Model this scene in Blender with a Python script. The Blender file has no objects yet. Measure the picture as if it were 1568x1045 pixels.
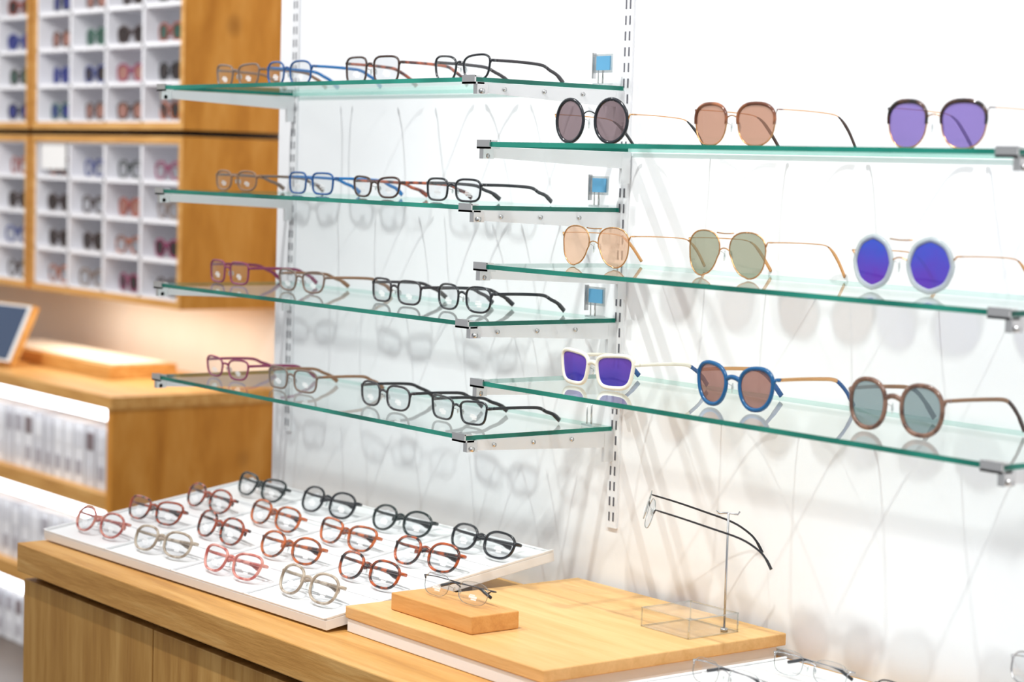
import bpy, math, random
from mathutils import Vector, Matrix
random.seed(7)
scene=bpy.context.scene
COL=scene.collection
# ------------------------------------------------------------------ materials
MATS={}
def newmat(name):
    m=bpy.data.materials.new(name);m.use_nodes=True
    nt=m.node_tree;nt.nodes.clear()
    out=nt.nodes.new('ShaderNodeOutputMaterial')
    return m,nt,out
def L(nt,a,b): nt.links.new(a,b)
def pbr(name,col,rough=.5,metal=0.,spec=.5,trans=0.,var=0.,vscale=20.,coat=0.):
    if name in MATS:return MATS[name]
    m,nt,out=newmat(name)
    b=nt.nodes.new('ShaderNodeBsdfPrincipled')
    b.inputs['Base Color'].default_value=(*col,1);b.inputs['Roughness'].default_value=rough
    b.inputs['Metallic'].default_value=metal
    b.inputs['Specular IOR Level'].default_value=spec
    b.inputs['Coat Weight'].default_value=coat
    if trans: b.inputs['Transmission Weight'].default_value=trans
    if var:
        tc=nt.nodes.new('ShaderNodeTexCoord');n=nt.nodes.new('ShaderNodeTexNoise');n.inputs['Scale'].default_value=vscale;n.inputs['Detail'].default_value=4
        r=nt.nodes.new('ShaderNodeValToRGB')
        r.color_ramp.elements[0].position=.3;r.color_ramp.elements[1].position=.7
        r.color_ramp.elements[0].color=tuple(c*(1-var) for c in col)+(1,)
        r.color_ramp.elements[1].color=tuple(min(1,c*(1+var)) for c in col)+(1,)
        L(nt,tc.outputs['Object'],n.inputs['Vector']);L(nt,n.outputs['Fac'],r.inputs[0]);L(nt,r.outputs[0],b.inputs['Base Color'])
    L(nt,b.outputs[0],out.inputs[0]);MATS[name]=m;return m
def tort(name,c1,c2,scale=120.,pos=(.42,.58)):
    if name in MATS:return MATS[name]
    m,nt,out=newmat(name)
    b=nt.nodes.new('ShaderNodeBsdfPrincipled');b.inputs['Roughness'].default_value=.18;b.inputs['Coat Weight'].default_value=.5
    tc=nt.nodes.new('ShaderNodeTexCoord');n=nt.nodes.new('ShaderNodeTexNoise');n.inputs['Scale'].default_value=scale;n.inputs['Detail'].default_value=2
    r=nt.nodes.new('ShaderNodeValToRGB');r.color_ramp.elements[0].position=pos[0];r.color_ramp.elements[1].position=pos[1]
    r.color_ramp.elements[0].color=(*c1,1);r.color_ramp.elements[1].color=(*c2,1)
    L(nt,tc.outputs['Object'],n.inputs['Vector']);L(nt,n.outputs['Fac'],r.inputs[0]);L(nt,r.outputs[0],b.inputs['Base Color'])
    L(nt,b.outputs[0],out.inputs[0]);MATS[name]=m;return m
def facefac(nt,base,gain,power):
    lw=nt.nodes.new('ShaderNodeLayerWeight');lw.inputs['Blend'].default_value=.5
    p=nt.nodes.new('ShaderNodeMath');p.operation='POWER';p.inputs[1].default_value=power
    q=nt.nodes.new('ShaderNodeMath');q.operation='MULTIPLY_ADD';q.inputs[1].default_value=gain;q.inputs[2].default_value=base;q.use_clamp=True
    L(nt,lw.outputs['Facing'],p.inputs[0]);L(nt,p.outputs[0],q.inputs[0]);return q.outputs[0]
def glassy(name,tcol,gcol=(1,1,1),fac=.06,rough=.02,gain=.8,power=4.5):
    """thin sheet: tinted transmission + surface reflection"""
    if name in MATS:return MATS[name]
    m,nt,out=newmat(name)
    t=nt.nodes.new('ShaderNodeBsdfTransparent');t.inputs[0].default_value=(*tcol,1)
    g=nt.nodes.new('ShaderNodeBsdfGlossy');g.inputs['Color'].default_value=(*gcol,1);g.inputs['Roughness'].default_value=rough
    mx=nt.nodes.new('ShaderNodeMixShader')
    if gain: L(nt,facefac(nt,fac,gain,power),mx.inputs[0])
    else: mx.inputs[0].default_value=fac
    L(nt,t.outputs[0],mx.inputs[1]);L(nt,g.outputs[0],mx.inputs[2]);L(nt,mx.outputs[0],out.inputs[0])
    MATS[name]=m;return m
def sunlens(name,tcol,dcol,gcol,fd=.5,fg=.3,d2=None,h=.05):
    if name in MATS:return MATS[name]
    m,nt,out=newmat(name)
    t=nt.nodes.new('ShaderNodeBsdfTransparent');t.inputs[0].default_value=(*tcol,1)
    d=nt.nodes.new('ShaderNodeBsdfDiffuse');d.inputs[0].default_value=(*dcol,1)
    g=nt.nodes.new('ShaderNodeBsdfGlossy');g.inputs['Color'].default_value=(*gcol,1);g.inputs['Roughness'].default_value=.05
    if d2:
        tc=nt.nodes.new('ShaderNodeTexCoord');sp=nt.nodes.new('ShaderNodeSeparateXYZ');mr=nt.nodes.new('ShaderNodeMapRange')
        mr.inputs['From Min'].default_value=.1*h;mr.inputs['From Max'].default_value=h
        nz=nt.nodes.new('ShaderNodeTexNoise');nz.inputs['Scale'].default_value=30
        ad=nt.nodes.new('ShaderNodeMath');ad.operation='MULTIPLY_ADD';ad.inputs[1].default_value=.8;ad.inputs[2].default_value=-.4
        a2=nt.nodes.new('ShaderNodeMath');a2.operation='ADD'
        r=nt.nodes.new('ShaderNodeValToRGB');r.color_ramp.elements[0].color=(*dcol,1);r.color_ramp.elements[1].color=(*d2,1)
        L(nt,tc.outputs['Object'],sp.inputs[0]);L(nt,sp.outputs['Z'],mr.inputs['Value']);L(nt,tc.outputs['Object'],nz.inputs['Vector'])
        L(nt,nz.outputs['Fac'],ad.inputs[0]);L(nt,mr.outputs[0],a2.inputs[0]);L(nt,ad.outputs[0],a2.inputs[1]);L(nt,a2.outputs[0],r.inputs[0]);L(nt,r.outputs[0],d.inputs[0])
    m1=nt.nodes.new('ShaderNodeMixShader');m1.inputs[0].default_value=fd
    m2=nt.nodes.new('ShaderNodeMixShader');L(nt,facefac(nt,fg,.5,4.),m2.inputs[0])
    L(nt,t.outputs[0],m1.inputs[1]);L(nt,d.outputs[0],m1.inputs[2]);L(nt,m1.outputs[0],m2.inputs[1]);L(nt,g.outputs[0],m2.inputs[2]);L(nt,m2.outputs[0],out.inputs[0])
    MATS[name]=m;return m
def emis(name,col,s):
    if name in MATS:return MATS[name]
    m,nt,out=newmat(name);e=nt.nodes.new('ShaderNodeEmission');e.inputs[0].default_value=(*col,1);e.inputs[1].default_value=s
    L(nt,e.outputs[0],out.inputs[0]);MATS[name]=m;return m
def wood(name,c1,c2,c3,stretch=(1,12,12),scale=3.,rough=.4,knots=False):
    if name in MATS:return MATS[name]
    m,nt,out=newmat(name)
    b=nt.nodes.new('ShaderNodeBsdfPrincipled');b.inputs['Roughness'].default_value=rough;b.inputs['Specular IOR Level'].default_value=.25
    tc=nt.nodes.new('ShaderNodeTexCoord');mp=nt.nodes.new('ShaderNodeMapping');mp.inputs['Scale'].default_value=stretch
    n=nt.nodes.new('ShaderNodeTexNoise');n.inputs['Scale'].default_value=scale;n.inputs['Detail'].default_value=6;n.inputs['Distortion'].default_value=.8
    n2=nt.nodes.new('ShaderNodeTexNoise');n2.inputs['Scale'].default_value=scale*7;n2.inputs['Detail'].default_value=3
    ad=nt.nodes.new('ShaderNodeMath');ad.operation='MULTIPLY_ADD';ad.inputs[1].default_value=.3
    r=nt.nodes.new('ShaderNodeValToRGB');cr=r.color_ramp
    cr.elements[0].position=.42;cr.elements[0].color=(*c1,1);cr.elements[1].position=.85;cr.elements[1].color=(*c3,1)
    e=cr.elements.new(.63);e.color=(*c2,1)
    L(nt,tc.outputs['Object'],mp.inputs[0]);L(nt,mp.outputs[0],n.inputs['Vector']);L(nt,mp.outputs[0],n2.inputs['Vector'])
    L(nt,n2.outputs['Fac'],ad.inputs[0]);L(nt,n.outputs['Fac'],ad.inputs[2]);L(nt,ad.outputs[0],r.inputs[0])
    colout=r.outputs[0]
    if knots:
        mp2=nt.nodes.new('ShaderNodeMapping');mp2.inputs['Scale'].default_value=(1,1,.75);mp2.inputs['Location'].default_value=(.1,.05,.02)
        v=nt.nodes.new('ShaderNodeTexVoronoi');v.inputs['Scale'].default_value=4.2
        r2=nt.nodes.new('ShaderNodeValToRGB');r2.color_ramp.elements[0].position=.04;r2.color_ramp.elements[0].color=(.12,.045,.015,1)
        r2.color_ramp.elements[1].position=.17;r2.color_ramp.elements[1].color=(1,1,1,1)
        mx=nt.nodes.new('ShaderNodeMix');mx.data_type='RGBA';mx.blend_type='MULTIPLY';mx.inputs[0].default_value=.9
        L(nt,tc.outputs['Object'],mp2.inputs[0]);L(nt,mp2.outputs[0],v.inputs['Vector']);L(nt,v.outputs['Distance'],r2.inputs[0])
        L(nt,colout,mx.inputs[6]);L(nt,r2.outputs[0],mx.inputs[7]);colout=mx.outputs[2]
    L(nt,colout,b.inputs['Base Color'])
    bp=nt.nodes.new('ShaderNodeBump');bp.inputs['Strength'].default_value=.06;bp.inputs['Distance'].default_value=.01
    L(nt,n2.outputs['Fac'],bp.inputs['Height']);L(nt,bp.outputs[0],b.inputs['Normal'])
    L(nt,b.outputs[0],out.inputs[0]);MATS[name]=m;return m

white_wall=pbr('white_wall_paint',(.87,.88,.90),.55,var=.015,vscale=3)
cream=pbr('cream_wall_paint',(.90,.87,.80),.7,var=.03,vscale=4)
white_lam=pbr('white_laminate',(.88,.88,.88),.35,var=.01,vscale=8)
cellwhite=pbr('cubby_white',(.88,.88,.92),.6,var=.01,vscale=8)
floorm=pbr('floor_tile',(.10,.07,.05),.35,var=.25,vscale=6)
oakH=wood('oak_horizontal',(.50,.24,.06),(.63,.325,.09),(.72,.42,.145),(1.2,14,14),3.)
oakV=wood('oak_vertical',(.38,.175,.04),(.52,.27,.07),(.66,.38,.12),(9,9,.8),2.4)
oakSide=wood('oak_knotty',(.48,.18,.018),(.62,.26,.036),(.72,.34,.07),(5,5,1.),2.2,knots=True)
oakB=wood('beech_board',(.66,.37,.13),(.73,.43,.17),(.80,.49,.21),(1.5,18,18),2.5,.45)
oakBlk=wood('cherry_block',(.60,.28,.085),(.68,.34,.105),(.74,.39,.135),(2,16,16),3.,.45)
chrome=pbr('brushed_chrome',(.66,.66,.66),.25,1.)
steelw=pbr('satin_bracket_metal',(.76,.77,.78),.35,.4)
dark=pbr('gap_shade_black',(.02,.012,.008),.9)  # near-black carcass and plinth colour, stands in for shade in the slab gap
slotm=pbr('slot_dark',(.12,.12,.14),.7)
standm=pbr('standard_enamel',(.82,.83,.85),.4)
glass_top=glassy('shelf_glass',(.94,.968,.958),(.93,1,.98),.03,.01,.75,4.)
def edgem(name,c1,c2,mixf):
    m,nt,out=newmat(name)
    b=nt.nodes.new('ShaderNodeBsdfPrincipled');b.inputs['Roughness'].default_value=.1;b.inputs['Specular IOR Level'].default_value=.4
    tc=nt.nodes.new('ShaderNodeTexCoord');n=nt.nodes.new('ShaderNodeTexNoise');n.inputs['Scale'].default_value=7
    r=nt.nodes.new('ShaderNodeValToRGB');r.color_ramp.elements[0].position=.35;r.color_ramp.elements[1].position=.65;r.color_ramp.elements[0].color=(*c1,1);r.color_ramp.elements[1].color=(*c2,1)
    t=nt.nodes.new('ShaderNodeBsdfTransparent');t.inputs[0].default_value=(.6,.85,.78,1)
    mx=nt.nodes.new('ShaderNodeMixShader');mx.inputs[0].default_value=mixf
    L(nt,tc.outputs['Object'],n.inputs['Vector']);L(nt,n.outputs['Fac'],r.inputs[0]);L(nt,r.outputs[0],b.inputs['Base Color'])
    L(nt,t.outputs[0],mx.inputs[1]);L(nt,b.outputs[0],mx.inputs[2]);L(nt,mx.outputs[0],out.inputs[0]);return m
edge_g=edgem('glass_green_edge',(.0,.12,.085),(.015,.26,.19),1.)
edge_b=edgem('glass_back_edge',(.25,.5,.45),(.35,.6,.55),.5)
acry=glassy('clear_acrylic',(.95,.96,.96),(1,1,1),.06,.03,.6,4)
acry_e=glassy('acrylic_edge',(.80,.84,.84),(1,1,1),.35,.1,0)
bluecard=pbr('blue_card',(.10,.32,.52),.4)
led=emis('led_strip',(.85,.92,1.),6.)
lensC=glassy('demo_lens',(.90,.915,.93),(1,1,1),.07,.01,.7,4)
lensE=glassy('lens_edge',(.55,.6,.62),(1,1,1),.3,.1,0)
def print_glint_m():  # pale lens marks: print plus painted-on whitish reflections
    m,nt,out=newmat('lens_print_glint')
    t=nt.nodes.new('ShaderNodeBsdfTransparent');d=nt.nodes.new('ShaderNodeBsdfDiffuse');d.inputs[0].default_value=(.92,.92,.92,1)
    mx=nt.nodes.new('ShaderNodeMixShader');mx.inputs[0].default_value=.75
    L(nt,t.outputs[0],mx.inputs[1]);L(nt,d.outputs[0],mx.inputs[2]);L(nt,mx.outputs[0],out.inputs[0]);return m
print_glint=print_glint_m()
silver=pbr('silver_wire',(.50,.50,.52),.25,1.)
gold=pbr('gold_wire',(.70,.38,.17),.25,1.)
black=pbr('black_acetate',(.008,.010,.015),.2,coat=.4)
blackm=pbr('black_metal',(.03,.03,.035),.3,.3)
# ------------------------------------------------------------------ mesh builder
class MB:
    def __init__(s): s.v=[];s.f=[];s.m=[];s.sm=[];s.mats=[];s.M=Matrix.Identity(4)
    def mi(s,mat):
        if mat not in s.mats:s.mats.append(mat)
        return s.mats.index(mat)
    def add(s,vs,fs,mat,smooth=False):
        b=len(s.v);i=s.mi(mat)
        s.v+= [s.M@Vector(v) for v in vs]
        for f in fs:s.f.append([b+k for k in f]);s.m.append(i);s.sm.append(smooth)
    def box(s,x0,x1,y0,y1,z0,z1,mat,faces=None):
        vs=[(x0,y0,z0),(x1,y0,z0),(x1,y1,z0),(x0,y1,z0),(x0,y0,z1),(x1,y0,z1),(x1,y1,z1),(x0,y1,z1)]
        F={'b':(0,3,2,1),'t':(4,5,6,7),'f':(0,1,5,4),'r':(1,2,6,5),'k':(2,3,7,6),'l':(3,0,4,7)}
        for k,f in F.items():
            if faces and k not in faces:continue
            s.add([vs[i] for i in f],[(0,1,2,3)],mat) if faces else None
        if not faces:s.add(vs,list(F.values()),mat)
    def sweep(s,pts,size,mat,closed=False,n=8,side=None,caps=True):
        P=[Vector(p) for p in pts];N=len(P);vs=[]
        for i,p in enumerate(P):
            a=P[(i-1)%N] if (closed or i>0) else p
            b=P[(i+1)%N] if (closed or i<N-1) else p
            t=(b-a).normalized()
            sd=Vector(side) if side else (Vector((0,0,1)) if abs(t.z)<.9 else Vector((1,0,0)))
            u=(sd-t*sd.dot(t)).normalized();w=t.cross(u)
            sz=size[i] if isinstance(size,list) else size
            for k in range(n):
                an=2*math.pi*(k+.5)/n
                vs.append(p+u*math.cos(an)*sz[0]+w*math.sin(an)*sz[1])
        fs=[]
        for i in range(N if closed else N-1):
            j=(i+1)%N
            for k in range(n):
                k2=(k+1)%n;fs.append((i*n+k,i*n+k2,j*n+k2,j*n+k))
        if not closed and caps:
            fs.append(tuple(range(n))[::-1]);fs.append(tuple((N-1)*n+k for k in range(n)))
        s.add(vs,fs,mat,True)
    def cyl(s,c,r,h,mat,axis='z',n=16):
        c=Vector(c);d={'x':Vector((1,0,0)),'y':Vector((0,1,0)),'z':Vector((0,0,1))}[axis]
        s.sweep([c,c+d*h],(r,r),mat,n=n,side=(1,0,0) if axis!='x' else (0,1,0))
    def obj(s,name,bevel=0.,M=None):
        me=bpy.data.meshes.new(name);me.from_pydata([tuple(v) for v in s.v],[],s.f)
        for m in s.mats:me.materials.append(m)
        for i,p in enumerate(me.polygons):p.material_index=s.m[i];p.use_smooth=s.sm[i]
        me.update();o=bpy.data.objects.new(name,me);COL.objects.link(o)
        if M is not None:o.matrix_world=M
        if bevel:
            b=o.modifiers.new('bevel','BEVEL');b.width=bevel;b.segments=2;b.limit_method='ANGLE'
        return o
def catmull(P,k=4):
    P=[Vector(p) for p in P];out=[]
    for i in range(len(P)-1):
        p0=P[max(i-1,0)];p1=P[i];p2=P[i+1];p3=P[min(i+2,len(P)-1)]
        for j in range(k):
            t=j/k;out.append(.5*((2*p1)+(-p0+p2)*t+(2*p0-5*p1+4*p2-p3)*t*t+(-p0+3*p1-3*p2+p3)*t**3))
    out.append(P[-1]);return out
# ------------------------------------------------------------------ eyewear
def eyewear(mb,frame,lens,temple=None,tip=None,a=.026,b=.0165,n=3.2,br=.017,rim=(.0019,.0022),tap=.05,
            shape='std',fold=False,brow=None,wire=False,wrap=.9,seg=36,hz=.55,stick=True,tl=.14,bar=False,rimless=False,tipz=.004,drop=True,ft=.02,bt=.0026,ts=1.):
    temple=temple or frame;tip=tip or temple
    cx=br/2+a+rim[0]
    W2=br/2+2*a+rim[0]*2+(.002 if not wire else .003)
    Y=lambda x:wrap*x*x
    def out(s,k=1.,zc=0.):
        pts=[]
        for i in range(seg):
            th=2*math.pi*i/seg;c,sn=math.cos(th),math.sin(th)
            x=a*math.copysign(abs(c)**(2/n),c);z=b*math.copysign(abs(sn)**(2/n),sn)
            if shape=='aviator':
                x=x*(1+.10*z/b)+ (.10*a*(-z/b) if z<0 else 0)*1.0 ; z=z-(.06*b if x>0 and z<0 else 0)
                if x<0 and z<0: x*=.93
            elif shape=='wing':
                x*=1+.07*z/b; z+= .10*b*(x/a) if z>0 else .03*b*(x/a)
            elif shape=='octo':
                q=8;ang=th%(2*math.pi/q)-math.pi/q;rr=math.cos(math.pi/q)/math.cos(ang);rr=.35*rr+.65*.98
                x=a*rr*math.cos(th);z=b*rr*math.sin(th)
            x*=1+tap*z/b
            X=s*(br/2+a+rim[0]+x*k);pts.append(Vector((X,Y(X),zc+z*k)))
        return pts
    zc=rim[0]+.0002-min(p.z for p in out(1))
    for s in (-1,1):
        o=out(s,1.,zc)
        if not rimless:
            mb.sweep(o,[(rim[1],rim[0])]*seg,frame,closed=True,n=8,side=(0,1,0))
            if brow:
                i0,i1=int(seg*.0),int(seg*.5)
                pp=[o[i]+Vector((0,-.0006,.0009)) for i in range(i0,i1+1)]
                mb.sweep(pp,[(.0026,.0010+bt*math.sin(math.pi*min(1,(k+1)/len(pp))))for k in range(len(pp))],brow,n=8,side=(0,1,0))
        r1=out(s,.6,zc);c=Vector((s*cx,Y(cx)-.0016,zc))
        vs=o+[p+Vector((0,-.0012,0)) for p in r1]+[c]
        fs=[(i,(i+1)%seg,seg+(i+1)%seg,seg+i) for i in range(seg)]+[(seg+i,seg+(i+1)%seg,2*seg) for i in range(seg)]
        mb.add(vs,fs,lens,True)
        if rimless: mb.sweep(o,(.0008,.0004),lensE,closed=True,n=4,side=(0,1,0))
        if stick and seg>20:
            yy=Y(cx)-.0024
            for (ox,oz,w,h) in ((.15,-.30,.30,.10),(.22,-.50,.20,.07),(.1,-.12,.2,.05)):
                x0=s*cx+ox*a;z0=zc+oz*b;w*=a;h*=b
                mb.add([(x0-w,yy,z0-h),(x0+w,yy,z0-h),(x0+w,yy,z0+h),(x0-w,yy,z0+h)],[(0,1,2,3)],print_glint)
        if seg>20:
            xp=s*(br/2-.0015)
            mb.sweep([(s*(br/2+rim[0]),.002,zc+.1*b),(xp,.006,zc),(xp,.0065,zc-.15*b)],(.0004,.0004),silver,n=5)
            mb.sweep([(xp,.0065,zc-.35*b),(xp-s*.0006,.007,zc-.12*b),(xp-s*.0012,.0065,zc+.12*b)],[(.0006,.001),(.001,.0022),(.0006,.001)],acry_e,n=6)
        zh=zc+hz*b
        idx=min(range(seg),key=lambda i:(o[i]-Vector((s*10,0,zh*1.0))).length if abs(o[i].z-zh)<b*.35 else 99)
        e=o[idx];hx=s*W2;fr=brow or (temple if (wire or rimless) else frame)
        th=(.0011,.0011) if (wire or rimless) else (.0026,.0017)
        mb.sweep([e,Vector((hx*.985,e.y+.0006,zh)),Vector((hx,e.y+.004,zh)),Vector((hx,e.y+.008,zh))],th,fr,n=6)
        y0=e.y+.007
        if not fold:
            P=[(hx,y0,zh),(hx+s*.0015,y0+.03,zh),(hx+s*.001,y0+.065,zh-.001),(hx-s*.001,tl*.70,zh-.003),(hx-s*.003,tl*.80,zh-.009),(hx-s*.004,tl*.90,zh*.50),(hx-s*.006,tl,tipz)]
            if not drop: P=[(hx,y0,zh),(hx+s*.0015,y0+.03,zh),(hx+s*.001,y0+.065,zh-.001),(hx-s*.001,tl*.70,zh-.003),(hx-s*.003,tl*.85,zh-.010),(hx-s*.004,tl*.93,zh-.018),(hx-s*.006,tl,zh-.03)]
        else:
            o2=.0 if s>0 else .005
            P=[(hx,y0,zh),(hx-s*.002,y0+.004+o2,zh),(hx-s*.012,y0+.007+o2,zh),(hx-s*.06,y0+.009+o2,zh-.001),(hx-s*.092,y0+.009+o2,zh-.002),(hx-s*.104,y0+.009+o2,zh-.002-ft*.35),(hx-s*.118,y0+.009+o2,zh-ft)]
        C=catmull(P,4 if seg>20 else 2);N=len(C);k1=int(N*.58)
        if wire:
            mb.sweep(C[:k1+1],(.0008,.0008),temple,n=6)
            mb.sweep(C[k1:],[(.0010+.0013*min(1,i/4),.0010+.0006*min(1,i/4)) for i in range(N-k1)],tip,n=8)
        else:
            sz=[(ts*(.0023+.0008*(i/N)+(.0008 if i>N*.8 else 0)),.0011*ts) for i in range(N)]
            mb.sweep(C[:k1+1],sz[:k1+1],temple,n=8);mb.sweep(C[k1:],sz[k1:],tip,n=8)
    zb=zc+(.35*b if not bar else .15*b);hw=br/2+rim[0]*.6
    bw=(.0009,.0009) if (wire or rimless or bar) else (rim[0]*1.1,rim[1]*.9)
    if rimless:hw+=.002
    bm=gold if frame is clearf else (temple if rimless else frame)
    mb.sweep(catmull([(-hw-.001,.0002,zb-.001),(-hw*.5,-.0006,zb+.0018),(0,-.001,zb+.0026),(hw*.5,-.0006,zb+.0018),(hw+.001,.0002,zb-.001)],3),bw,bm,n=8)
    if bar:
        zt=zc+b*.93;mb.sweep([(-hw-.006,.0004,zt),(-hw,.0002,zt-.0006),(0,-.0002,zt-.0010),(hw,.0002,zt-.0006),(hw+.006,.0004,zt)],(.0009,.0009),bm,n=6)
def clear_m():
    m,nt,out=newmat('clear_frame')
    t=nt.nodes.new('ShaderNodeBsdfTransparent');t.inputs[0].default_value=(.86,.89,.89,1)
    b=nt.nodes.new('ShaderNodeBsdfPrincipled');b.inputs['Base Color'].default_value=(.58,.64,.65,1);b.inputs['Roughness'].default_value=.12
    mx=nt.nodes.new('ShaderNodeMixShader');mx.inputs[0].default_value=.6
    L(nt,t.outputs[0],mx.inputs[1]);L(nt,b.outputs[0],mx.inputs[2]);L(nt,mx.outputs[0],out.inputs[0]);return m
clearf=clear_m()
def place(name,x,y,z,rot=0.,tilt=0.,base=None,**k):
    mb=MB();eyewear(mb,**k)
    M=Matrix.Translation((x,y,z))@Matrix.Rotation(math.radians(rot),4,'Z')@Matrix.Rotation(math.radians(tilt),4,'X')
    if base is not None:M=base@M
    return mb.obj(name,M=M)
# ------------------------------------------------------------------ room
FL=-.556
def room(name,b,mat,bev=0):
    mb=MB();mb.box(*b,mat);return mb.obj(name,bev)
room('wall_display',(-.055,4.6,0,1.13,FL,2.3),white_wall)
room('wall_back',(-5.6,-.055,1.13,1.2,FL,2.3),cream)
room('wall_left',(-5.7,-5.6,-3.5,1.2,FL,2.3),cream)
room('floor',(-5.7,4.6,-3.5,1.2,FL-.05,FL),floorm)
# ------------------------------------------------------------------ wall standards
for xs,zb in ((0,.40),(.9,.362),(1.815,.362)):
    mb=MB();mb.box(xs-.011,xs+.011,-.004,-.0002,zb,1.75,standm)
    z=zb+.01
    while z<1.74:
        for dx in(-.0045,.0045):mb.box(xs+dx-.0015,xs+dx+.0015,-.0046,-.0041,z,z+.013,slotm)
        z+=.0225
    mb.obj('slotted_wall_standard')
# ------------------------------------------------------------------ glass shelves
D=.272;T=.0062
def shelf(x0,x1,zt):
    mb=MB()
    mb.box(x0,x1,-D,-.006,zt-T,zt,glass_top,faces=('t',))
    mb.box(x0,x1,-D,-.006,zt-T,zt,edge_g,faces=('f','r','l'))
    mb.box(x0,x1,-D,-.006,zt-T,zt,edge_b,faces=('k',))
    for xe,inner in((x0,1),(x1,-1)):
        bx0,bx1=(xe-.001,xe+.004) if inner>0 else (xe-.004,xe+.001)
        zb=zt-T-.0005
        vs=[(bx0,-D+.012,zb),(bx1,-D+.012,zb),(bx1,-.004,zb),(bx0,-.004,zb),(bx0,-D+.012,zb-.014),(bx1,-D+.012,zb-.014),(bx1,-.004,zb-.024),(bx0,-.004,zb-.024)]
        mb.add(vs,[(0,1,2,3),(7,6,5,4),(0,4,5,1),(1,5,6,2),(2,6,7,3),(3,7,4,0)],steelw)
        mb.box(bx0-.0004,bx1+.0004,-.020,-.0045,zb-.045,zb-.002,steelw)
        cx0,cx1=(xe-.003,xe+.026) if inner>0 else (xe-.026,xe+.003)
        mb.box(cx0,cx1,-D-.003,-D+.014,zt-T-.0030,zt-T-.0003,chrome)
        mb.box(cx0,cx1,-D-.0030,-D-.0005,zt-T-.0030,zt+.0028,chrome)
        mb.box(cx0,cx1,-D-.0025,-D+.010,zt+.0004,zt+.0022,chrome)
        mb.box(bx0-.002,bx1+.002,-D+.002,-D+.020,zb-.016,zb,chrome)
        mb.cyl((xe-.006,-D+.010,zb-.012),.0035,.012,chrome,'x',12)
        for yy in(-D+.05,-D+.12,-D+.19):mb.cyl((xe+(-.003 if inner>0 else .0005),yy,zb-.008),.003,.0028,chrome,'x',10)
    return mb.obj('glass_shelf')
zL=[1.004,.829,.669,.511];zR=[.9160,.75,.5905]
for z in zL:shelf(.0,.897,z)
for z in zR:shelf(.912,1.826,z)
def tag(x,z,card=True):
    mb=MB();mb.box(x-.012,x+.012,-.040,-.022,z+.0006,z+.0035,acry_e)
    mb.cyl((x,-.031,z+.003),.0014,.034,chrome,n=8);mb.cyl((x-.010,-.031,z+.003),.0010,.026,chrome,n=8)
    if card:
        mb.box(x-.012,x+.018,-.034,-.0325,z+.022,z+.042,bluecard);mb.box(x-.016,x+.022,-.0320,-.0310,z+.018,z+.045,acry_e)
        mb.box(x-.019,x-.0165,-.036,-.030,z+.010,z+.047,chrome)
    return mb.obj('price_tag_holder')
for i,z in enumerate(zL):tag(.880,z,i<3)
# ------------------------------------------------------------------ eyewear on left shelves
brownm=pbr('brown_frame',(.28,.15,.08),.3);greyb=pbr('grey_brown_frame',(.20,.14,.11),.3)
bluef=pbr('blue_frame',(.015,.09,.28),.25);bluet=pbr('blue_temple',(.01,.18,.50),.25)
purp=pbr('plum_frame',(.25,.03,.10),.25);darkf=pbr('dark_gun_frame',(.035,.03,.035),.25)
darkbr=pbr('espresso_frame',(.05,.025,.02),.25);redbr=tort('red_tortoise',(.06,.01,.01),(.45,.09,.03),90)
Lrow=[
 (0,[(.080,greyb,brownm),(.245,bluef,bluet),(.488,darkbr,redbr),(.722,black,darkf)]),
 (1,[(.083,brownm,greyb),(.32,bluef,bluet),(.508,darkbr,redbr),(.710,black,black)]),
 (2,[(.057,purp,purp),(.289,greyb,brownm),(.562,darkf,darkf),(.737,black,black)]),
 (3,[(.108,purp,purp),(.317,greyb,brownm),(.583,darkf,blackm),(.772,black,black)])]
yL=[-.17,-.17,-.165,-.195]
for r,items in Lrow:
    for i,(x,fm,tm) in enumerate(items):
        S=(1.08,1.0,1.04,1.04)[r]
        place('eyeglasses',x,yL[r],zL[r]+.0006,rot=random.uniform(-2,4),frame=fm,lens=lensC,temple=tm,tip=tm,
          a=.0268*S,b=(.0160+.0008*((i+r)%3))*(1.14,.95,1.04,1.02)[r],n=(3.4,2.8,3.8,3.0)[(i+r)%4],br=.017,rim=(.0018,.0018),tap=.06,shape='wing' if (i+r)%3==0 else 'std')
# ------------------------------------------------------------------ sunglasses right
z=zR[0]+.0006
place('sunglasses',1.020,-.17,z,3,frame=black,lens=sunlens('lens_dusk',(.34,.26,.28),(.16,.11,.12),(.6,.5,.5),.4,.12),temple=gold,tip=black,a=.0290,b=.0290,n=2,tap=0,rim=(.0026,.0022),br=.018,wire=True,stick=False,hz=.3,tl=.15)
place('sunglasses',1.298,-.17,z,0,frame=gold,brow=tort('amber_tort',(.12,.035,.015),(.34,.12,.05),30),lens=sunlens('lens_brown',(.62,.38,.28),(.38,.20,.14),(.8,.6,.5),.42,.10),temple=gold,tip=darkbr,a=.0300,b=.0255,n=2.5,tap=.12,rim=(.0010,.0010),br=.019,wire=True,stick=False,hz=.75,tl=.15,bt=.0016)
place('sunglasses',1.625,-.17,z,0,frame=gold,brow=tort('dark_tort',(.008,.006,.006),(.07,.03,.02),40),lens=sunlens('lens_violet',(.36,.28,.60),(.17,.12,.38),(.5,.4,.9),.50,.15),temple=gold,tip=darkbr,a=.0300,b=.0260,n=2.5,tap=.12,rim=(.0010,.0010),br=.020,wire=True,stick=False,hz=.75,tl=.15,bt=.0020)
z=zR[1]+.0006
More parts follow.
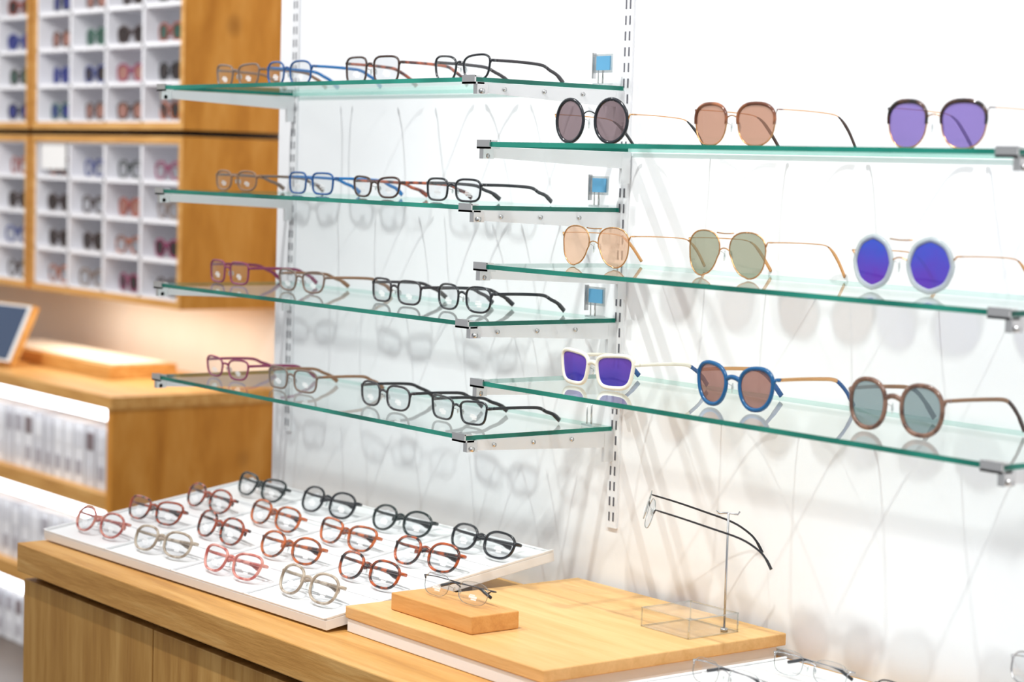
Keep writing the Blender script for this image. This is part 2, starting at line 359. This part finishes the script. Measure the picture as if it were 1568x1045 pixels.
place('sunglasses',1.020,-.155,z,2,frame=gold,lens=sunlens('lens_peach',(.95,.70,.54),(.78,.50,.32),(1,.8,.7),.40,.1),temple=gold,tip=gold,a=.0280,b=.0262,n=2.3,shape='aviator',rim=(.0010,.0010),br=.017,wire=True,stick=False,hz=.6,bar=True,tl=.15)
place('sunglasses',1.272,-.150,z,0,frame=gold,lens=sunlens('lens_olive',(.52,.53,.42),(.27,.28,.19),(.7,.7,.6),.45,.12),temple=gold,tip=gold,a=.0297,b=.0282,n=2.3,shape='aviator',rim=(.0010,.0010),br=.017,wire=True,stick=False,hz=.6,bar=True,tl=.15)
place('sunglasses',1.566,-.150,z,0,frame=clearf,lens=sunlens('lens_blue_mirror',(.08,.03,.35),(.16,.02,.45),(.35,.40,1.),.75,.20,d2=(.01,.10,.62),h=.062),temple=gold,tip=gold,a=.0310,b=.0304,n=2.2,shape='octo',tap=0,rim=(.0036,.0022),br=.018,wire=True,stick=False,hz=.4,bar=True,tl=.15)
z=zR[2]+.0006
ivory=pbr('ivory_frame',(.82,.78,.66),.3)
place('sunglasses',1.062,-.185,z,2,frame=ivory,lens=sunlens('lens_indigo',(.10,.07,.4),(.03,.03,.42),(.4,.35,.9),.7,.2,d2=(.16,.05,.40),h=.042),temple=ivory,tip=bluef,a=.0295,b=.0215,n=3.6,tap=.07,shape='wing',rim=(.0030,.0028),br=.014,stick=False,wrap=1.8,tl=.15)
place('sunglasses',1.333,-.185,z,0,frame=pbr('cobalt_frame',(.01,.10,.26),.2),lens=sunlens('lens_rose',(.52,.30,.26),(.26,.13,.10),(.8,.6,.6),.5,.12),temple=gold,tip=bluef,a=.0264,b=.0257,n=2.3,tap=.08,shape='wing',rim=(.0029,.0026),br=.019,stick=False,tl=.15)
place('sunglasses',1.597,-.185,z,0,frame=tort('taupe_tort',(.10,.045,.03),(.24,.13,.09),60),lens=sunlens('lens_smoke_green',(.42,.50,.48),(.20,.25,.23),(.6,.8,1.),.45,.2),temple=brownm,tip=darkbr,a=.0282,b=.0282,n=2.3,tap=.05,rim=(.0030,.0026),br=.019,stick=False,hz=.5,tl=.15)
# ------------------------------------------------------------------ display counter (front)
TZ=.243;TF=-.525
mb=MB()
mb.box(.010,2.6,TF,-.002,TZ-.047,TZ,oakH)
mb.box(.05,2.59,TF+.10,-.004,FL+.06,TZ-.048,dark)
o=mb.obj('display_counter',.002)
mb=MB()
xs=[.014,.462,.910,1.358,1.806,2.254]
for a_,b_ in zip(xs[:-1],xs[1:]):
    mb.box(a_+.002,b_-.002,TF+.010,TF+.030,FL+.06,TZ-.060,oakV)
mb.box(.014,.030,TF+.034,-.006,FL+.06,TZ-.049,oakV)
mb.box(.05,2.55,TF+.06,-.02,FL+.001,FL+.058,dark)
d=mb.obj('door_fronts',.0015);d.parent=o
# ------------------------------------------------------------------ tilted tray
TM=Matrix.Translation((.018,-.480,TZ+.003))@Matrix.Rotation(math.radians(2.0),4,'Z')@Matrix.Rotation(math.radians(8.0),4,'X')
mb=MB();mb.M=TM
W_,H_=.818,.412
mb.box(0,W_,0,H_,0,.014,white_lam)
for xx in (0,.203,.406,.609,W_-.004):mb.box(xx,xx+.004,0,H_,.0142,.0180,white_lam)
for j in range(5):
    yy=min(j*.1013,H_-.004);mb.box(0,W_,yy,yy+.003,.0142,.0170,white_lam)
mb.M=Matrix.Translation((.018,-.480,TZ))@Matrix.Rotation(math.radians(2.0),4,'Z')
mb.box(.05,.76,.30,.312,.0005,.043,white_lam)
mb.obj('white_display_tray',.0008)
pinkt=tort('pink_crystal',(.35,.06,.05),(.65,.26,.20),80);beige=tort('beige_crystal',(.30,.22,.15),(.52,.43,.33),60)
rose=tort('rose_crystal',(.48,.09,.07),(.72,.30,.24),60);tt=[tort('tortoise_a',(.02,.006,.005),(.36,.06,.02),70),tort('tortoise_b',(.03,.01,.006),(.55,.12,.02),60,(.38,.6)),tort('tortoise_c',(.015,.006,.006),(.50,.09,.015),60,(.45,.62))]
bgreen=pbr('black_green_frame',(.008,.018,.018),.2,coat=.4)
rows=[[pinkt,beige,rose,beige],[tt[0],tt[0],tt[1],tt[2]],[tt[0],tt[1],tt[1],tt[2]],[bgreen,black,bgreen,black]]
for j in range(4):
    for i in range(4):
        q=(i*3+j*2)%4
        place('eyeglasses',.116+.2*i+.009*j,.030+.098*j,.0190,rot=random.uniform(-4,5),tilt=-30,base=TM,frame=rows[j][i],lens=lensC,a=(.0295,.0290,.0300,.0305)[q],b=(.0195,.0205,.0185,.0190)[q],n=(2.2,2.4,2.8,2.5)[q],tap=(.08,.05,.10,.08)[q],shape=('std','std','wing','std')[q],br=.018,rim=(.0021,.0024),fold=True,hz=.45,ft=.006)
# ------------------------------------------------------------------ board stack
mb=MB();mb.box(.843,1.266,-.423,-.022,TZ+.0005,TZ+.019,white_lam);mb.obj('white_riser',.0012)
mb=MB();mb.box(.8406,1.275,-.425,-.014,TZ+.0195,.279,oakB);mb.obj('wooden_display_board',.0015)
mb=MB();mb.box(.893,1.076,-.386,-.308,.2794,.303,oakBlk);mb.obj('wooden_block',.0015)
place('eyeglasses',.985,-.352,.3036,4,-12,frame=silver,lens=lensC,temple=darkf,tip=black,a=.027,b=.0150,n=2.8,wire=True,rimless=True,fold=True,stick=True,ft=.010)
def acrystand(bx,rod,h,name='acrylic_eyewear_stand'):
    mb=MB();mb.box(*bx,acry)
    x0,x1,y0,y1,z0,z1=bx
    for (x,y) in((x0,y0),(x1,y0),(x1,y1),(x0,y1)):mb.box(x-.0008,x+.0008,y-.0008,y+.0008,z0,z1,acry_e)
    for zz in (z0,z1):
        for (xa,xb,ya,yb) in ((x0,x1,y0,y0),(x0,x1,y1,y1),(x0,x0,y0,y1),(x1,x1,y0,y1)):mb.box(xa-.0007,xb+.0007,ya-.0007,yb+.0007,zz,zz+.0014,acry_e)
    x,y=rod
    mb.cyl((x,y,z0+.0003),.0015,h,silver,n=10);mb.cyl((x,y,z0+.0003),.005,.004,silver,n=16)
    zt=z0+h
    mb.sweep([(x-.012,y-.009,zt+.003),(x-.010,y-.0075,zt-.001),(x,y,zt),(x+.010,y+.0075,zt-.001),(x+.012,y+.009,zt+.003)],(.0013,.0013),silver,n=8)
    return mb.obj(name)
acrystand((1.146,1.238,-.156,-.068,.2795,.304),(1.226,-.081),.158)
place('eyeglasses',1.158,-.170,.4200,rot=-39,tilt=-15.5,frame=silver,lens=lensC,temple=blackm,tip=black,a=.026,b=.0190,n=2.6,wire=False,rimless=True,tl=.170,stick=True,drop=False,ts=.55)
mb=MB();mb.box(1.305,2.2,-.42,-.045,TZ+.0005,TZ+.012,white_lam)
for xx in(1.305,1.53,1.755,1.98,2.196):mb.box(xx,xx+.004,-.42,-.045,TZ+.0122,TZ+.015,white_lam)
mb.obj('white_display_tray',.001)
for k,(x,y) in enumerate([(1.42,-.125),(1.60,-.14),(1.40,-.25),(1.62,-.27),(1.83,-.24),(1.87,-.34)]):
    place('eyeglasses',x,y,TZ+.0157,rot=random.uniform(-4,4),tilt=-12,frame=(silver,blackm)[k%2],lens=lensC,temple=(silver,blackm)[k%2],tip=black,a=.026,b=.0155,n=2.7,wire=True,rimless=(k%2==0),rim=(.0010,.0010),fold=True,ft=.010)
acrystand((1.72,1.80,-.12,-.05,TZ+.0155,TZ+.030),(1.75,-.08),.07)
place('eyeglasses',1.765,-.105,TZ+.0735,rot=-10,tilt=-10,frame=silver,lens=lensC,temple=silver,tip=silver,a=.026,b=.0180,n=2.6,wire=True,rim=(.0012,.0012),fold=True,stick=False)
# ------------------------------------------------------------------ background cubby cabinets
def cubby(x1,z0,z1,rows,cols=4,y0=.806,y1=1.1295,w=.945):
    x0=x1-w;t=.020;mb=MB()
    mb.box(x0,x1-t,y0,y1,z0,z0+t,oakH);mb.box(x0,x1-t,y0,y1,z1-t,z1,oakH)
    mb.box(x0,x0+t,y0,y1,z0+t,z1-t,oakH);mb.box(x1-t,x1,y0,y1,z0,z1,oakSide)
    mb.box(x0+t,x1-t,y1-.08,y1-.01,z0+t,z1-t,cellwhite)
    mb.box(x1-t,x1,y0-.0008,y0-.0002,z0,z1,oakH)
    ix0,ix1,iz0,iz1=x0+t,x1-t,z0+t,z1-t;d=.006
    yb=y0+.006
    for c in range(cols+1):
        xx=ix0+(ix1-ix0)*c/cols;mb.box(max(ix0,xx-d),min(ix1,xx+d),yb,y1-.08,iz0,iz1,cellwhite)
    for r in range(rows+1):
        zz=iz0+(iz1-iz0)*r/rows;mb.box(ix0,ix1,yb,y1-.08,max(iz0,zz-d),min(iz1,zz+d),cellwhite)
    mb.obj('cubby_cabinet')
    cells=[]
    for c in range(cols):
        for r in range(rows):cells.append((ix0+(ix1-ix0)*(c+.5)/cols,iz0+(iz1-iz0)*r/rows+d))
    return cells
cells=[]
for k in range(3):
    x1=-1.87-k*.968
    cl=cubby(x1,.473,.944,4);cu=cubby(x1,.962,1.433,4)
    cells+=cl+cu
    cubby(x1,1.451,1.922,4)
cd=pbr('c_dark',(.05,.03,.03),.3)
colors=[black,darkbr,cd,cd,darkbr,pbr('c_red',(.30,.05,.03),.3),pbr('c_green',(.03,.12,.08),.3),pbr('c_navy',(.02,.04,.2),.3),tt[0],tt[1],purp,greyb,bgreen]
lc=[sunlens('cl_dark',(.1,.1,.1),(.04,.03,.03),(.5,.5,.5),.8,.05),sunlens('cl_dark',(0,0,0),(0,0,0),(0,0,0)),sunlens('cl_blue',(.1,.1,.3),(.04,.05,.2),(.5,.5,.8),.7,.05),sunlens('cl_pink',(.6,.3,.3),(.40,.2,.15),(.5,.5,.5),.6,.05),sunlens('cl_green',(.1,.25,.2),(.05,.10,.08),(.5,.5,.5),.7,.05)]
mb=MB()
for (x,z) in cells:
    mb.M=Matrix.Translation((x,.835,z+.0008))@Matrix.Rotation(math.radians(random.uniform(-6,10)),4,'Z')
    up=z>.95
    eyewear(mb,frame=random.choice(colors),lens=random.choice(lc if up else lc[:2]+[lensC,lensC,lc[3]]),a=.028,b=.0235,n=2.5,rim=(.0035,.003),seg=14,fold=True,stick=False)
mb.obj('cubby_eyewear_collection')
mb=MB();mb.box(-2.765,-2.60,.815,.817,.842,.915,white_lam);mb.obj('cubby_sign_card')
# ------------------------------------------------------------------ background lower counter
mb=MB();x1=-1.87;x0=-5.2;yf=.607;yb=1.126
mb.box(x0,x1+.006,yf-.006,yb,TZ-.036,TZ,oakH)
mb.box(x1-.03,x1,yf,yb,FL+.001,TZ-.0365,oakSide)
mb.box(x0,x0+.03,yf,yb,FL+.001,TZ-.0365,oakSide)
mb.box(x0+.03,x1-.03,yb-.12,yb-.02,FL+.001,TZ-.04,cellwhite)
for z0,z1 in((-.073,-.028),(-.355,-.308)):mb.box(x0+.03,x1-.03,yf,yb-.12,z0,z1,oakH)
o=mb.obj('storage_counter',.0015)
mb=MB()
for zt in(TZ-.037,-.0735,-.3555):mb.box(x0+.04,x1-.034,yf+.004,yf+.02,zt-.032,zt-.0005,led)
e=mb.obj('led_strips');e.parent=o
pk=[pbr('pack_white',(.82,.82,.85),.5),pbr('pack_grey',(.42,.40,.44),.5),pbr('pack_lightgrey',(.68,.68,.72),.5),pbr('pack_dark',(.20,.15,.16),.5)]
for z0,h in((-.0275,.175),(-.3075,.175),(FL+.0015,.15)):
    mb=MB();x=x0+.05
    while x<x1-.10:
        w=random.uniform(.050,.06);hh=h*random.uniform(.97,1.)
        mb.box(x,x+w,yf+.03,yf+.2,z0,z0+hh,pk[random.choice((0,0,2))])
        mb.box(x+.008,x+w-.008,yf+.0285,yf+.0298,z0+hh*.60,z0+hh*.88,random.choice(pk))
        mb.box(x+.012,x+w-.014,yf+.0285,yf+.0298,z0+hh*.15,z0+hh*.38,random.choice(pk[1:3]))
        x+=w+.010
    mb.obj('packaged_lens_case_row')
mb=MB();mb.box(-3.15,-2.27,.80,1.02,TZ+.0005,TZ+.040,oakH);mb.box(-3.13,-2.29,.82,1.0,TZ+.0405,TZ+.044,pbr('cream_pad',(.8,.70,.56),.6));mb.obj('wooden_display_tray',.003)
BM=Matrix.Translation((-2.835,.655,TZ+.0015))@Matrix.Rotation(math.radians(8),4,'Z')
mb=MB();mb.M=BM@Matrix.Translation((0,0,.003))@Matrix.Rotation(math.radians(-25),4,'X')
mb.box(-.16,.16,0,.022,.010,.20,oakH);mb.box(-.155,.155,-.0035,-.0002,.014,.196,white_lam);mb.box(-.148,.140,-.005,-.0036,.020,.190,pbr('tablet_screen',(.04,.07,.14),.15))
mb.M=BM;mb.box(-.1,.1,-.005,.10,0,.008,oakH);mb.box(-.05,.05,.075,.09,.008,.13,oakH)
mb.obj('tablet_display')
# ------------------------------------------------------------------ lights
def spot(x,y,z,tx,ty,tz,e,size=.022,ang=75,col=(1,.99,.98)):
    l=bpy.data.lights.new('ceiling_spot','SPOT');l.energy=e;l.shadow_soft_size=size;l.spot_size=math.radians(ang);l.spot_blend=.7;l.color=col
    o=bpy.data.objects.new('ceiling_spot',l);COL.objects.link(o);o.location=(x,y,z)
    o.rotation_euler=(Vector((tx,ty,tz))-Vector((x,y,z))).to_track_quat('-Z','Y').to_euler()
spot(.15,-1.0,2.15,.35,0,.62,80,ang=66)
spot(1.25,-1.0,2.15,1.15,0,.6,82,ang=66)
spot(2.35,-1.0,2.15,1.95,0,.55,86,ang=70)
spot(-2.0,-.9,2.1,-2.3,.9,.7,105,.05)  # added to brighten the background cabinets
spot(-.6,.0,2.0,-1.87,1.,.7,38,.05)  # added to brighten the cabinet side panel
def area(x,y,z,sx,sy,e,col=(1,1,1),rot=(0,0,0)):
    l=bpy.data.lights.new('soft_area_light','AREA');l.shape='RECTANGLE';l.size=sx;l.size_y=sy;l.energy=e;l.color=col
    o=bpy.data.objects.new('soft_area_light',l);COL.objects.link(o);o.location=(x,y,z);o.rotation_euler=rot
area(1.2,-1.6,2.25,3,.8,8)  # soft overhead fill added for the display wall, no modelled fixture
area(-2.4,.90,.462,1.0,.2,2.4,(1,.96,.88))  # warm under-cubby LED light on the cream wall, not at the ceiling
area(-3.2,-1.2,2.25,2.5,1.,36,(1,.97,.92))  # soft fill added to lift the cubby area, no modelled fixture
w=bpy.data.worlds.new('shop_ambient');scene.world=w;w.use_nodes=True
bg=w.node_tree.nodes['Background'];bg.inputs[0].default_value=(.95,.97,1,1);bg.inputs[1].default_value=.56
scene.view_settings.view_transform='Standard'
scene.view_settings.look='None'
# ------------------------------------------------------------------ camera
yaw,pitch,roll=.9107,.0803,.0302
f=Vector((-math.sin(yaw)*math.cos(pitch),math.cos(yaw)*math.cos(pitch),-math.sin(pitch)))
r=Vector((math.cos(yaw),math.sin(yaw),0));u=r.cross(f)
r,u=math.cos(roll)*r+math.sin(roll)*u,-math.sin(roll)*r+math.cos(roll)*u
cam=bpy.data.cameras.new('camera');co=bpy.data.objects.new('camera',cam);COL.objects.link(co)
M=Matrix((( r.x,u.x,-f.x,3.2264),(r.y,u.y,-f.y,-2.003),(r.z,u.z,-f.z,.8781),(0,0,0,1)))
co.matrix_world=M
cam.sensor_width=36;cam.lens=3241.83/1568*36
cam.dof.use_dof=True;cam.dof.focus_distance=2.9;cam.dof.aperture_fstop=4.3
cam.clip_start=.05
scene.camera=co
